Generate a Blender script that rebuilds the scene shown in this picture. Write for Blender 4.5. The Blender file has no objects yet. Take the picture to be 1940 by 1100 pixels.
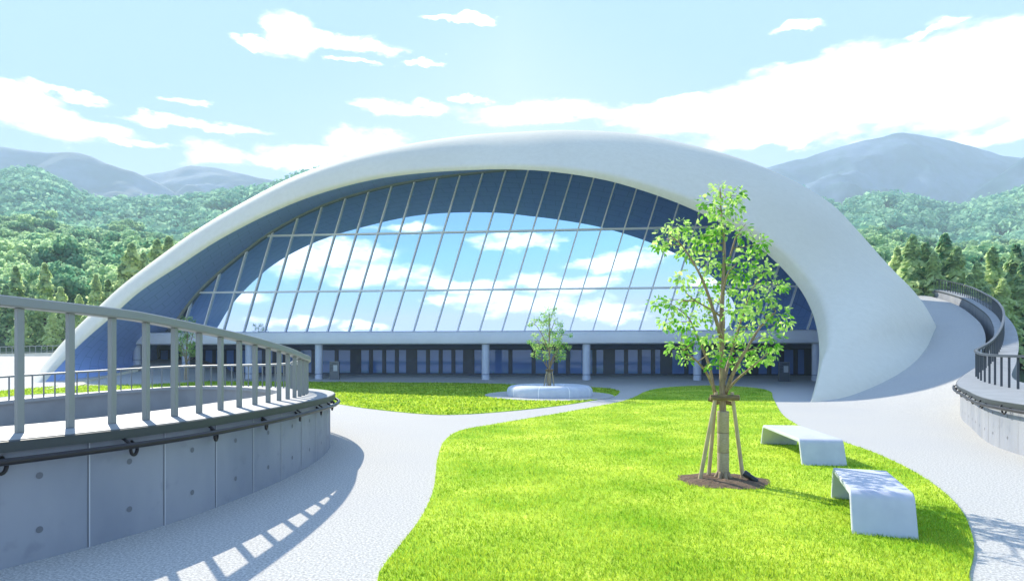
import bpy, math, random
import numpy as np
from mathutils import Vector, noise as mnoise

random.seed(7); rng = np.random.default_rng(11)
S = bpy.context.scene
COL = S.collection
F, CX, HY, CH = 1200.0, 970.0, 676.0, 1.8      # focal length and horizon in photo pixels, eye height

def U(px, py, d):                               # point on a sight line at depth d
    return ((px-CX)/F*d, d, CH+(HY-py)/F*d)
def G(px, py, z=0.0):                           # point where a sight line meets the level z
    d = (CH-z)*F/(py-HY)
    return ((px-CX)/F*d, d, z)

# ------------------------------------------------------------------ helpers
def tag(o, label=None, cat=None, group=None, kind=None):
    if label: o['label'] = label
    if cat: o['category'] = cat
    if group: o['group'] = group
    if kind: o['kind'] = kind
    return o
def empty(name, loc, label, cat, group=None):
    o = bpy.data.objects.new(name, None); COL.objects.link(o)
    o.location = loc; o.empty_display_size = 0.3
    return tag(o, label, cat, group)
def worg(p):
    v = Vector((0, 0, 0))
    while p: v += p.location; p = p.parent
    return v
class MB:
    """collects faces, links them as ONE mesh object"""
    def __init__(s): s.v = []; s.f = []; s.m = []; s.uv = []
    def add(s, vs, fs, mi=0, uvs=None):
        b = len(s.v); s.v += [tuple(map(float, q)) for q in vs]
        s.uv += list(uvs) if uvs is not None else [(0, 0)]*len(vs)
        for f in fs: s.f.append(tuple(b+i for i in f)); s.m.append(mi)
        return s
    def box(s, c, size, ax=(1, 0, 0), mi=0, up=None):
        ax = Vector(ax).normalized(); uz = Vector(up or (0, 0, 1)).normalized(); ay = uz.cross(ax).normalized()
        c = Vector(c); vs = []
        for k in (-1, 1):
            for j in (-1, 1):
                for i in (-1, 1):
                    vs.append(c+ax*(i*size[0]/2)+ay*(j*size[1]/2)+uz*(k*size[2]/2))
        return s.add(vs, [(0, 2, 3, 1), (4, 5, 7, 6), (0, 1, 5, 4), (2, 6, 7, 3), (0, 4, 6, 2), (1, 3, 7, 5)], mi)
    def tube(s, pts, r, n=8, mi=0, caps=True):
        pts = [Vector(p) for p in pts]; N = len(pts)
        rs = r if isinstance(r, (list, tuple)) else [r]*N
        vs = []; ref = None
        for i, p in enumerate(pts):
            t = (pts[min(i+1, N-1)]-pts[max(i-1, 0)]).normalized()
            if ref is None:
                ref = Vector((0, 0, 1)) if abs(t.z) < .9 else Vector((1, 0, 0))
            a = t.cross(ref).normalized(); b = a.cross(t).normalized(); ref = b
            for k in range(n):
                w = 2*math.pi*k/n
                vs.append(p+a*(math.cos(w)*rs[i])+b*(math.sin(w)*rs[i]))
        fs = []
        for i in range(N-1):
            for k in range(n):
                k2 = (k+1) % n
                fs.append((i*n+k, i*n+k2, (i+1)*n+k2, (i+1)*n+k))
        if caps:
            fs.append(tuple(range(n))[::-1]); fs.append(tuple((N-1)*n+k for k in range(n)))
        return s.add(vs, fs, mi)
    def loft(s, rows, mi=0, closed=False, uvrows=None, flip=False):
        n = len(rows[0]); vs = [p for r in rows for p in r]; fs = []
        for i in range(len(rows)-1):
            for k in range(n if closed else n-1):
                k2 = (k+1) % n
                q = (i*n+k, i*n+k2, (i+1)*n+k2, (i+1)*n+k)
                fs.append(q[::-1] if flip else q)
        return s.add(vs, fs, mi, [u for r in uvrows for u in r] if uvrows else None)
    def lathe(s, c, prof, n=24, mi=0):
        vs = [(c[0]+r*math.cos(2*math.pi*k/n), c[1]+r*math.sin(2*math.pi*k/n), c[2]+z) for r, z in prof for k in range(n)]
        fs = [(i*n+k, i*n+(k+1) % n, (i+1)*n+(k+1) % n, (i+1)*n+k) for i in range(len(prof)-1) for k in range(n)]
        fs.append(tuple((len(prof)-1)*n+k for k in range(n)))
        return s.add(vs, fs, mi)
    def build(s, name, mats, parent=None, smooth=False, origin=None, bevel=0, ang=None):
        if not isinstance(mats, (list, tuple)): mats = [mats]
        org = worg(parent) if parent else Vector(origin or (0, 0, 0))
        me = bpy.data.meshes.new(name)
        me.from_pydata([(x-org.x, y-org.y, z-org.z) for x, y, z in s.v], [], s.f)
        for m in mats: me.materials.append(m)
        if len(mats) > 1: me.polygons.foreach_set('material_index', s.m)
        if any(u != (0, 0) for u in s.uv):
            ul = me.uv_layers.new(name='UVMap')
            li = np.empty(len(me.loops), dtype=np.int32); me.loops.foreach_get('vertex_index', li)
            ul.data.foreach_set('uv', np.array(s.uv, dtype=np.float32)[li].ravel())
        if smooth:
            me.polygons.foreach_set('use_smooth', [True]*len(me.polygons))
            if ang: me.set_sharp_from_angle(angle=math.radians(ang))
        me.update()
        o = bpy.data.objects.new(name, me); COL.objects.link(o)
        if parent: o.parent = parent
        else: o.location = org
        if bevel:
            b = o.modifiers.new('bevel', 'BEVEL'); b.width = bevel; b.segments = 2; b.limit_method = 'ANGLE'
        return o
def np_mesh(name, V, Fq, mat, parent=None, origin=(0, 0, 0), attr=None, smooth=False, normals=None):
    """big mesh from arrays: V (n,3), Fq (m,k)"""
    org = worg(parent) if parent else Vector(origin)
    V = np.asarray(V, dtype=np.float32)-np.array(org, dtype=np.float32)
    k = Fq.shape[1]; m = len(Fq)
    me = bpy.data.meshes.new(name)
    me.vertices.add(len(V)); me.vertices.foreach_set('co', V.ravel())
    me.loops.add(m*k); me.loops.foreach_set('vertex_index', Fq.astype(np.int32).ravel())
    me.polygons.add(m); me.polygons.foreach_set('loop_start', np.arange(0, m*k, k, dtype=np.int32))
    me.update(calc_edges=True); me.validate()
    if attr is not None:
        a = me.attributes.new('tone', 'FLOAT', 'FACE'); a.data.foreach_set('value', np.asarray(attr, dtype=np.float32))
    if smooth: me.polygons.foreach_set('use_smooth', np.ones(m, dtype=bool))
    if normals is not None:
        me.polygons.foreach_set('use_smooth', np.ones(m, dtype=bool))
        me.normals_split_custom_set_from_vertices(np.asarray(normals, dtype=np.float32).tolist())
    me.materials.append(mat)
    o = bpy.data.objects.new(name, me); COL.objects.link(o)
    if parent: o.parent = parent
    else: o.location = org
    return o
def copy_tree(o, parent=None):
    c = o.copy(); COL.objects.link(c); c.parent = parent
    for ch in list(o.children): copy_tree(ch, c)
    return c
def cr(pts, n=6):                               # Catmull-Rom through points of any dimension
    P = np.array(pts, dtype=float); P = np.vstack([2*P[0]-P[1], P, 2*P[-1]-P[-2]]); out = []
    for i in range(1, len(P)-2):
        for k in range(n):
            t = k/n
            out.append(.5*((2*P[i])+(-P[i-1]+P[i+1])*t+(2*P[i-1]-5*P[i]+4*P[i+1]-P[i+2])*t*t+(-P[i-1]+3*P[i]-3*P[i+1]+P[i+2])*t**3))
    out.append(P[-2]); return np.array(out)
def side(path):                                 # unit vector to the right of the path, in plan
    P = np.asarray(path)[:, :2]; T = np.gradient(P, axis=0); T /= np.linalg.norm(T, axis=1)[:, None]
    return np.stack([T[:, 1], -T[:, 0]], axis=1)
def arclen(P):
    P = np.asarray(P); return np.concatenate([[0], np.cumsum(np.linalg.norm(np.diff(P[:, :2], axis=0), axis=1))])
def at_len(P, L, s):
    return np.array([np.interp(s, L, P[:, k]) for k in range(P.shape[1])])
def ss(a, b, x):
    t = min(1, max(0, (x-a)/(b-a))); return t*t*(3-2*t)
def inside(x, y, poly):
    c = np.zeros(np.shape(x), dtype=bool); n = len(poly)
    for i in range(n):
        x1, y1 = poly[i][:2]; x2, y2 = poly[(i+1) % n][:2]
        if y1 == y2: continue
        c ^= ((y1 > y) != (y2 > y)) & (x < (x2-x1)*(y-y1)/(y2-y1)+x1)
    return c

# ------------------------------------------------------------------ materials
def mat(name, col, rough=.6, metal=0., spec=.5):
    m = bpy.data.materials.new(name); m.use_nodes = True
    b = m.node_tree.nodes['Principled BSDF']
    b.inputs['Base Color'].default_value = (*col, 1); b.inputs['Roughness'].default_value = rough
    b.inputs['Metallic'].default_value = metal; b.inputs['Specular IOR Level'].default_value = spec
    return m
def N(m, t, **k):
    n = m.node_tree.nodes.new(t)
    for a, v in k.items(): setattr(n, a, v)
    return n
def L(m, a, b): m.node_tree.links.new(a, b)
def noise_mix(m, c1, c2, scale, detail=4, lo=.35, hi=.65, coord='Object', rough=.55, stretch=None, bump=0, c3=None, scale3=1, amt3=.5, lo3=.45, hi3=.65):
    src = N(m, 'ShaderNodeTexCoord').outputs[coord] if coord != 'Position' else None
    if coord == 'Position':
        src = N(m, 'ShaderNodeNewGeometry').outputs['Position']
    if stretch:
        mp = N(m, 'ShaderNodeMapping'); mp.inputs['Scale'].default_value = stretch; L(m, src, mp.inputs[0]); src2 = mp.outputs[0]
    else: src2 = src
    nz = N(m, 'ShaderNodeTexNoise'); nz.inputs['Scale'].default_value = scale; nz.inputs['Detail'].default_value = detail; nz.inputs['Roughness'].default_value = rough
    L(m, src2, nz.inputs['Vector'])
    mr = N(m, 'ShaderNodeMapRange'); mr.inputs[1].default_value = lo; mr.inputs[2].default_value = hi; L(m, nz.outputs[0], mr.inputs[0])
    mx = N(m, 'ShaderNodeMix', data_type='RGBA'); mx.inputs[6].default_value = (*c1, 1); mx.inputs[7].default_value = (*c2, 1); L(m, mr.outputs[0], mx.inputs[0])
    out = mx.outputs[2]
    if c3:
        n3 = N(m, 'ShaderNodeTexNoise'); n3.inputs['Scale'].default_value = scale3; n3.inputs['Detail'].default_value = 5; L(m, src, n3.inputs['Vector'])
        m3 = N(m, 'ShaderNodeMapRange'); m3.inputs[1].default_value = lo3; m3.inputs[2].default_value = hi3; m3.inputs[4].default_value = amt3; L(m, n3.outputs[0], m3.inputs[0])
        x3 = N(m, 'ShaderNodeMix', data_type='RGBA'); L(m, m3.outputs[0], x3.inputs[0]); L(m, out, x3.inputs[6]); x3.inputs[7].default_value = (*c3, 1); out = x3.outputs[2]
    b = m.node_tree.nodes['Principled BSDF']; L(m, out, b.inputs['Base Color'])
    if bump:
        bp = N(m, 'ShaderNodeBump'); bp.inputs['Strength'].default_value = bump; bp.inputs['Distance'].default_value = .02; L(m, nz.outputs[0], bp.inputs['Height']); L(m, bp.outputs[0], b.inputs['Normal'])
    return m, out
M = {}
M['shell'], _ = noise_mix(mat('shell_plaster', (.8, .8, .78), .75, spec=.2), (.87, .80, .63), (.91, .84, .67), 3.0, 6, coord='Position', c3=(.81, .745, .585), scale3=.12, amt3=.4, bump=.08)
M['pave'], _ = noise_mix(mat('washed_concrete', (.6, .62, .64), .85, spec=.2), (.34, .335, .31), (.67, .655, .61), 42, 3, .38, .62, coord='Position', rough=.7, c3=(.46, .46, .455), scale3=.35, amt3=.3, bump=.05)
M['concrete'], _ = noise_mix(mat('fair_concrete', (.4, .42, .44), .8, spec=.25), (.265, .29, .335), (.34, .36, .395), 1.2, 8, coord='Position', stretch=(1, 1, .5), c3=(.19, .21, .245), scale3=3.5, amt3=.55, lo3=.6, hi3=.75, bump=.05)
M['joint_light'] = mat('joint_edge', (.55, .57, .6), .8)
M['joint_dark'] = mat('joint_groove', (.16, .17, .19), .9)
M['hole'] = mat('tie_hole', (.17, .18, .20), .9)
M['ledge'], _ = noise_mix(mat('ledge_stone', (.66, .69, .68), .6), (.29, .30, .30), (.35, .36, .36), 2.5, 5, coord='Position')
M['trim'] = mat('dark_slate_trim', (.045, .055, .06), .5)
M['handrail'] = mat('dark_brown_metal', (.03, .026, .026), .38, .3)
M['rail'] = mat('grey_painted_steel', (.28, .30, .28), .45, .2)
M['rail_thin'] = mat('grey_steel_bar', (.20, .22, .22), .45, .3)
M['rail_dark'] = mat('dark_steel', (.07, .08, .095), .4, .4)
M['white'] = mat('white_paint', (.95, .95, .95), .4)
M['column'], _ = noise_mix(mat('column_paint', (.62, .66, .75), .5), (.60, .64, .73), (.66, .70, .79), 2, coord='Position')
M['band'], _ = noise_mix(mat('canopy_panel', (.85, .85, .88), .5), (.84, .84, .87), (.90, .90, .92), .6, coord='Position')
M['header'] = mat('blue_grey_header', (.11, .15, .27), .6)
M['door_frame'] = mat('navy_frame', (.03, .046, .085), .35, .3)
M['bench'], _ = noise_mix(mat('cast_stone', (.62, .65, .72), .75), (.52, .54, .61), (.60, .62, .68), 4, 6, coord='Object', c3=(.5, .53, .6), scale3=9, amt3=.25)
M['planter'], _ = noise_mix(mat('planter_stone', (.6, .64, .72), .8), (.58, .62, .70), (.66, .70, .77), 3, coord='Position')
M['kiosk'] = mat('grey_metal_panel', (.13, .145, .165), .4, .4)
M['kiosk_edge'] = mat('pale_metal_edge', (.35, .37, .4), .35, .5)
M['paper'] = mat('pale_panel', (.5, .53, .53), .3)
M['ink'] = mat('dark_lettering', (.012, .014, .02), .6)
M['bark'], _ = noise_mix(mat('brown_bark', (.2, .13, .08), .85), (.22, .155, .095), (.42, .31, .19), 10, 5, coord='Object', stretch=(3, 3, .5), bump=.6)
M['wrap'], _ = noise_mix(mat('burlap_wrap', (.36, .28, .17), .9), (.38, .30, .19), (.50, .41, .27), 30, 3, coord='Object', stretch=(1, 1, 4), bump=.3)
M['stake'], _ = noise_mix(mat('peeled_timber', (.38, .29, .17), .8), (.44, .35, .20), (.60, .48, .30), 8, 4, coord='Object', stretch=(3, 3, .6))
M['log'], _ = noise_mix(mat('rough_log', (.2, .14, .07), .85), (.13, .09, .05), (.27, .19, .09), 14, 4, coord='Object', stretch=(.6, 3, 3), bump=.5)
M['log_end'] = mat('cut_log_end', (.5, .46, .42), .8)
M['soil'], _ = noise_mix(mat('mulch', (.12, .08, .05), .95), (.07, .045, .028), (.22, .145, .09), 22, 6, coord='Object', rough=.7, bump=1)
M['lamp'] = mat('black_lamp_body', (.045, .047, .05), .35, .4)
M['lens'] = mat('lamp_glass', (.3, .33, .36), .1)
M['slab_in'], _ = noise_mix(mat('inner_render', (.3, .31, .31), .8), (.27, .275, .275), (.32, .325, .325), 1.5, coord='Position')
M['earth'], _ = noise_mix(mat('forest_floor', (.03, .06, .02), .95), (.02, .045, .018), (.06, .10, .03), .12, 6, coord='Position')
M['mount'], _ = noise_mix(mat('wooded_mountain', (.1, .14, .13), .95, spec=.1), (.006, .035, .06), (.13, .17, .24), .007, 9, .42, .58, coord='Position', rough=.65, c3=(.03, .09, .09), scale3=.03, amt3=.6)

def leafy(name, dark, light, trans=.4, tcol=None, scale=.3, coord='Position', obj_var=0):
    m = bpy.data.materials.new(name); m.use_nodes = True; nt = m.node_tree
    nt.nodes.clear()
    out = N(m, 'ShaderNodeOutputMaterial'); mx = N(m, 'ShaderNodeMixShader'); mx.inputs[0].default_value = trans
    df = N(m, 'ShaderNodeBsdfDiffuse'); tr = N(m, 'ShaderNodeBsdfTranslucent')
    geo = N(m, 'ShaderNodeNewGeometry'); nz = N(m, 'ShaderNodeTexNoise'); nz.inputs['Scale'].default_value = scale; nz.inputs['Detail'].default_value = 4
    L(m, geo.outputs['Position'], nz.inputs['Vector'])
    at = N(m, 'ShaderNodeAttribute', attribute_name='tone')
    ad = N(m, 'ShaderNodeMath', operation='MULTIPLY_ADD'); L(m, nz.outputs[0], ad.inputs[0]); ad.inputs[1].default_value = 1.6; ad.inputs[2].default_value = -.8
    a2 = N(m, 'ShaderNodeMath', operation='ADD'); L(m, ad.outputs[0], a2.inputs[0]); L(m, at.outputs['Fac'], a2.inputs[1])
    src = a2.outputs[0]
    if obj_var:
        oi = N(m, 'ShaderNodeObjectInfo'); a3 = N(m, 'ShaderNodeMath', operation='MULTIPLY_ADD'); L(m, oi.outputs['Random'], a3.inputs[0]); a3.inputs[1].default_value = obj_var; L(m, src, a3.inputs[2])
        a4 = N(m, 'ShaderNodeMath', operation='SUBTRACT'); L(m, a3.outputs[0], a4.inputs[0]); a4.inputs[1].default_value = obj_var/2; src = a4.outputs[0]
    c = N(m, 'ShaderNodeMix', data_type='RGBA'); c.inputs[6].default_value = (*dark, 1); c.inputs[7].default_value = (*light, 1); L(m, src, c.inputs[0]); c.clamp_factor = True
    L(m, c.outputs[2], df.inputs[0])
    if tcol:
        t = N(m, 'ShaderNodeMix', data_type='RGBA', blend_type='MULTIPLY'); t.inputs[0].default_value = 1; L(m, c.outputs[2], t.inputs[6]); t.inputs[7].default_value = (*tcol, 1); L(m, t.outputs[2], tr.inputs[0])
    else: L(m, c.outputs[2], tr.inputs[0])
    L(m, df.outputs[0], mx.inputs[1]); L(m, tr.outputs[0], mx.inputs[2]); L(m, mx.outputs[0], out.inputs[0])
    return m
M['leaf'] = leafy('young_leaf', (.14, .40, .05), (.82, .96, .48), .6, (1.0, 1.1, .65), 2.0)
M['broad'] = leafy('broadleaf_canopy', (.15, .40, .23), (.64, .82, .44), .6, None, .12, obj_var=.7)
M['conifer'] = leafy('conifer_needles', (.13, .34, .18), (.74, .86, .42), .62, None, .2, obj_var=.7)
M['forest'] = leafy('far_canopy', (.13, .40, .28), (.48, .74, .46), .5, None, .02)
M['grass'] = leafy('grass_blade', (.25, .50, .02), (.82, .92, .14), .45, (1.05, 1.1, .6), .9)
M['trunk_far'] = mat('dark_bark', (.07, .05, .035), .9)
m = mat('lawn_turf', (.2, .4, .02), .9, spec=.1)
M['lawn'], _ = noise_mix(m, (.22, .46, .015), (.76, .88, .11), .55, 6, .36, .64, coord='Position', rough=.6, c3=(.24, .46, .015), scale3=22, amt3=.55, lo3=.4, hi3=.6, bump=.5)

# mirror glass: tinted reflective coating over dark blue
def glass_mat(name, base, tint, fac, rough=.01):
    m = bpy.data.materials.new(name); m.use_nodes = True; m.node_tree.nodes.clear()
    out = N(m, 'ShaderNodeOutputMaterial'); mx = N(m, 'ShaderNodeMixShader'); mx.inputs[0].default_value = fac
    df = N(m, 'ShaderNodeBsdfDiffuse'); df.inputs[0].default_value = (*base, 1)
    gl = N(m, 'ShaderNodeBsdfGlossy'); gl.inputs[0].default_value = (*tint, 1); gl.inputs[1].default_value = rough
    L(m, df.outputs[0], mx.inputs[1]); L(m, gl.outputs[0], mx.inputs[2]); L(m, mx.outputs[0], out.inputs[0]); return m
M['mirror'] = glass_mat('reflective_blue_glass', (.12, .32, .90), (.70, .84, .98), .84)
M['door_glass'] = glass_mat('dark_door_glass', (.12, .23, .56), (.7, .85, 1), .07, .03)
# soffit: slate-blue tiles laid in running bond
m = mat('slate_tile_soffit', (.12, .17, .29), .55, spec=.3)
uv = N(m, 'ShaderNodeTexCoord'); br = N(m, 'ShaderNodeTexBrick')
br.inputs['Scale'].default_value = 1.0; br.inputs['Brick Width'].default_value = 1.7; br.inputs['Row Height'].default_value = .75
br.inputs['Mortar Size'].default_value = .03; br.inputs['Color1'].default_value = (.30, .44, .76, 1); br.inputs['Color2'].default_value = (.315, .455, .78, 1); br.inputs['Mortar'].default_value = (.225, .34, .61, 1)
L(m, uv.outputs['UV'], br.inputs['Vector']); L(m, br.outputs[0], m.node_tree.nodes['Principled BSDF'].inputs['Base Color'])
M['soffit'] = m

# ------------------------------------------------------------------ terrain, plaza, lawns
def facade_y(x): return 49.75-.10*(x+3)
def hill(x, y):
    p = CX+F*x/max(y, 1); r = ss(1200, 1650, p)
    s = 64-20*r; z0 = 1.9*ss(38, 62, y)*(1-ss(-26, -20, x))*(1-r)-.6*r
    t = min(1, max(0, (y-s)/(315-s)))
    wob = 1+.07*math.sin(p*.012+1)+.05*math.sin(p*.031)
    z = z0+(57-4*r)*wob*(.75*t+.25*t*t)
    if y > 315: z += 118*(1+.10*math.sin(p*.009+2)+.05*math.sin(p*.023))*ss(315, 720, y)-(y-720)*.12*(y > 720)
    return z
def plaza_z(x, y):
    t = (y-facade_y(x)+1.6)/5.2
    z = .35*min(1, max(0, t)) if -34 < x < 30 else 0
    if x < -22: z = max(z, 1.9*ss(38, 62, y)*(1-ss(-28, -22, x)))
    return z
def right_edge(y): return np.interp(y, [-30, 9, 11, 16, 22, 30, 45, 64], [10.5, 10.5, 10.8, 12.8, 16.6, 22, 24, 24])
xs = np.arange(-75, 27, 1.0); ys = np.arange(-40, 64, 1.0)
b = MB(); idx = {}
for j, y in enumerate(ys):
    for i, x in enumerate(xs):
        idx[i, j] = len(b.v); b.v.append((x, y, plaza_z(x, y))); b.uv.append((0, 0))
for j in range(len(ys)-1):
    for i in range(len(xs)-1):
        if xs[i+1] < right_edge(ys[j])+.6:
            b.f.append((idx[i, j], idx[i+1, j], idx[i+1, j+1], idx[i, j+1])); b.m.append(0)
tag(b.build('plaza', M['pave'], smooth=True), kind='structure')
b = MB().add([(-1500, -280, -.9), (1500, -280, -.9), (1500, 1900, -.9), (-1500, 1900, -.9)], [(0, 1, 2, 3)])
tag(b.build('ground', M['earth']), kind='structure')
ps = np.arange(-1500, 3600, 30); ds = np.concatenate([np.arange(25, 120, 5), np.arange(120, 340, 12), np.arange(340, 1000, 30)])
rows = []
for d in ds:
    rows.append([((p-CX)/F*d, d, max(hill((p-CX)/F*d, d), -1.2) if d > 60 or p > 1560 else -1.2) for p in ps])
tag(MB().loft(rows).build('hills', M['earth'], smooth=True), kind='structure')

def poly_sheet(name, pts, z, m, thick=0):
    n = len(pts); vs = [(x, y, z) for x, y in pts]
    b = MB().add(vs, [tuple(range(n))])
    if thick:
        b.add([(x, y, z) for x, y in pts]+[(x, y, z-thick) for x, y in pts], [(i, (i+1) % n, n+(i+1) % n, n+i) for i in range(n)])
    o = b.build(name, m); me = o.data
    if sum(1 for f in me.polygons if f.normal.z < -.5): me.flip_normals()
    return o
near_px = [(715, 1100), (762, 1030), (800, 978), (822, 925), (829, 870), (842, 836), (872, 816), (930, 805), (1000, 793), (1065, 782), (1130, 770), (1190, 757), (1228, 740), (1270, 733),
           (1350, 730), (1425, 734), (1458, 741), (1465, 755), (1482, 785), (1522, 811), (1580, 832), (1650, 856), (1720, 888), (1780, 927), (1820, 967), (1840, 1010), (1845, 1050), (1836, 1100)]
near = [G(*p)[:2] for p in near_px]
near = [(-.3, 3.2), (-.75, 4.2)]+near+[(3.2, 4.3), (2.9, 3.4), (1.2, 2.8)]
near = [tuple(q) for q in cr(near+near[:1], 5)[:-1]]
far_px = [(1175, 741), (1165, 750), (1120, 759), (1055, 769), (960, 779), (870, 785), (800, 784), (700, 774), (640, 765), (560, 752), (420, 745), (260, 742), (100, 745), (0, 752), (-120, 764),
          (-120, 752), (0, 741), (100, 732), (270, 721), (420, 722), (560, 723), (700, 724), (850, 725), (960, 727.5), (1080, 732), (1150, 735.5)]
far = [G(*p)[:2] for p in far_px]
far = [tuple(q) for q in cr(far+far[:1], 4)[:-1]]
tag(poly_sheet('lawn', near, .02, M['lawn'], .03), kind='structure')
tag(poly_sheet('lawn', far, .02, M['lawn'], .03), kind='structure')
PC = (1.72, 29.0)                                # planter centre
disc = [(PC[0]+3.0*math.cos(a), PC[1]+.8+4.0*math.sin(a)) for a in np.linspace(0, 2*math.pi, 64, endpoint=False)]
tag(poly_sheet('planter_paving', disc, .028, M['pave'], .02), kind='structure')

def blades(name, poly, n, hmin, hmax, w, label, falloff=1.0, avoid=None):
    P = np.array(poly); lo, hi = P.min(0), P.max(0)
    X, Y = [], []
    tot = 0
    while tot < n:
        # denser near the viewer, as many blades per picture area there
        u = rng.random(n*2); y = hi[1]*lo[1]/(hi[1]-(hi[1]-lo[1])*u) if falloff else lo[1]+(hi[1]-lo[1])*u
        x = lo[0]+(hi[0]-lo[0])*rng.random(n*2)
        k = inside(x, y, poly)
        if avoid is not None: k &= ~avoid(x, y)
        X.append(x[k]); Y.append(y[k]); tot += k.sum()
    x = np.concatenate(X)[:n]; y = np.concatenate(Y)[:n]
    a = rng.random(n)*math.pi*2; h = hmin+(hmax-hmin)*rng.random(n); ww = w*(.6+.8*rng.random(n))*np.clip(y/9, .8, 3)
    la = rng.random(n)*math.pi*2; ln = h*(.2+.7*rng.random(n))
    B = np.stack([x, y, np.full(n, .02)], 1); d = np.stack([np.cos(a), np.sin(a), 0*a], 1)*ww[:, None]
    T = B+np.stack([np.cos(la)*ln, np.sin(la)*ln, h], 1)
    V = np.stack([B-d/2, B+d/2, T], 1).reshape(-1, 3)
    nn = np.stack([np.cos(la)*.35, np.sin(la)*.35, np.ones(n)], 1); nn /= np.linalg.norm(nn, axis=1)[:, None]
    o = np_mesh(name, V, np.arange(3*n).reshape(-1, 3), M['grass'], attr=.5+.8*(rng.random(n)-.5), normals=np.repeat(nn, 3, 0))
    return tag(o, label, 'grass', kind='stuff')
TR = (3.05, 9.15)
blades('grass', near, 210000, .018, .045, .0085, 'short bright green grass of the large foreground lawn', avoid=lambda x, y: ((x-TR[0])/.6)**2+((y-TR[1])/.62)**2 < 1)
blades('grass', far, 40000, .03, .075, .02, 'short green grass of the curved lawn around the stone planter', avoid=lambda x, y: ((x-PC[0])/3.0)**2+((y-PC[1]-.8)/4.0)**2 < 1)

# ------------------------------------------------------------------ arena building
B0 = empty('arena_building', (-2, 48, 0), 'huge white shell-roofed hall with an arched wall of slanted mirrored glass', 'building')
# inner rim (px,py,depth) | silhouette (px,py,depth) | where the soffit meets the facade (px,py,depth or None = on the facade plane)
ST = [((68, 744, 41), (55, 744, 42.8), (112, 738, 43)),
      ((106, 700, 43.2), (87, 690, 45.0), (220, 706, 47)),
      ((154, 650, 44.8), (133, 634, 46.6), (296, 690, 56)),
      ((215, 597, 45.5), (188, 580, 47.3), (302, 652, 55)),
      ((267, 551, 46), (237, 536, 47.8), (330, 615, None)),
      ((343, 501, 46.6), (311, 479, 48.4), (374, 556, None)),
      ((414, 455, 46.7), (381, 430, 48.5), (432, 502, None)),
      ((502, 409, 46.3), (470, 378, 48.1), (516, 438, None)),
      ((594, 371, 45.4), (560, 333, 47.2), (610, 389, None)),
      ((700, 342, 44.7), (668, 297, 46.5), (708, 358, None)),
      ((800, 328, 44), (780, 272, 46.8), (806, 338, None)),
      ((900, 322, 43.2), (890, 256, 47.5), (902, 326, None)),
      ((970, 321, 42.4), (985, 250, 48.0), (975, 319, None)),
      ((1050, 326, 41.8), (1085, 247, 48.5), (1060, 316, None)),
      ((1150, 342, 41.4), (1200, 254, 49.0), (1166, 328, None)),
      ((1250, 372, 41.2), (1310, 275, 49.0), (1275, 352, None)),
      ((1330, 405, 41), (1410, 303, 48.5), (1370, 383, None)),
      ((1400, 441, 40.8), (1500, 340, 47.5), (1450, 418, None)),
      ((1460, 487, 40.5), (1575, 386, 46.5), (1520, 464, None)),
      ((1510, 540, 39.8), (1625, 437, 45.5), (1570, 520, None)),
      ((1536, 585, 37.9), (1684, 503, 44.0), (1600, 570, None)),
      ((1548, 625, 35.4), (1732, 552, 42.5), (1615, 625, None)),
      ((1552, 660, 32.6), (1762, 595, 41.0), (1620, 660, None)),
      ((1551, 690, 30), (1776, 636, 39.5), (1620, 690, None)),
      ((1546, 722, 27.6), (1742, 696, 32.5), (1620, 712, None)),
      ((1538, 752, 25.8), (1645, 751, 27.6), (1620, 722, None)),
      ((1533, 768, 25.1), (1560, 774, 25.0), (1600, 724, None))]
def onfac(px, py):                               # sight line meets the facade plane
    k = (px-CX)/F; d = (49.45)/(1+.10*k); return U(px, py, d)
Bp = cr([U(*s[0]) for s in ST], 4); Sp = cr([U(*s[1]) for s in ST], 4)
Ap = cr([U(*s[2]) if s[2][2] else onfac(s[2][0], s[2][1]) for s in ST], 4)
n = len(Bp); Tn = np.gradient((Bp+Sp)/2, axis=0)
rows = []
for i in range(n):
    Bv, Sv, T = Vector(Bp[i]), Vector(Sp[i]), Vector(Tn[i]).normalized()
    D = Sv-Bv; ln = D.length
    nr = T.cross(D).normalized()
    if nr.y > 0: nr = -nr
    w = i/(n-1)
    out = D.normalized()
    lip = .30+.55*ss(.42, .8, w)
    lip = min(lip, ln*.3)*(1-.85*ss(.80, .96, w))
    r = [Bv]
    hv = ss(.40, .65, w)
    q0 = Bv+nr*lip*(.55+.35*hv)+out*lip*(.12-.06*hv)
    q1 = Bv+nr*lip*(.95+.2*hv)+out*lip*(.55-.27*hv)
    q2 = Bv+nr*lip*(1.05+.18*hv)+out*lip*(1.3-.5*hv)
    r += [q0, q1, q2]
    bul = .16*ln*(1-.8*ss(.80, .93, w))
    ctrl = (q2+Sv)/2+nr*bul
    for t in (.2, .4, .6, .8, .93):
        r.append(q2*(1-t)**2+ctrl*2*t*(1-t)+Sv*t*t)
    r.append(Sv)
    k = 1 if w < .86 else max(0, 1-(w-.86)/.06)
    e1 = (Sv-ctrl).normalized()
    zc = Sv.z
    def back(dd, g, zf=1):                       # farther along the sight line, drawn in toward the axis
        q = (Sv.y+dd)/Sv.y*g; return Vector((Sv.x*q, Sv.y+dd, (CH+(Sv.z-CH)*q)*zf))
    H1 = back(3.5, .985); H2 = back(11, .95); H3 = back(24, .80, .85); H4 = back(34, .62, 0)-Vector((0, 0, 1.5))
    low = [Sv+Vector((.1, .4, -.8)), Sv+Vector((.1, .5, -1.2)), Sv+Vector((.1, .6, -1.6)), Sv+Vector((.1, .7, -2))]
    r += [H*k+l*(1-k) for H, l in zip((H1, H2, H3, H4), low)]
    rows.append(r)
shell = MB().loft(rows, flip=True).build('shell', M['shell'], B0, smooth=True)
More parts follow.
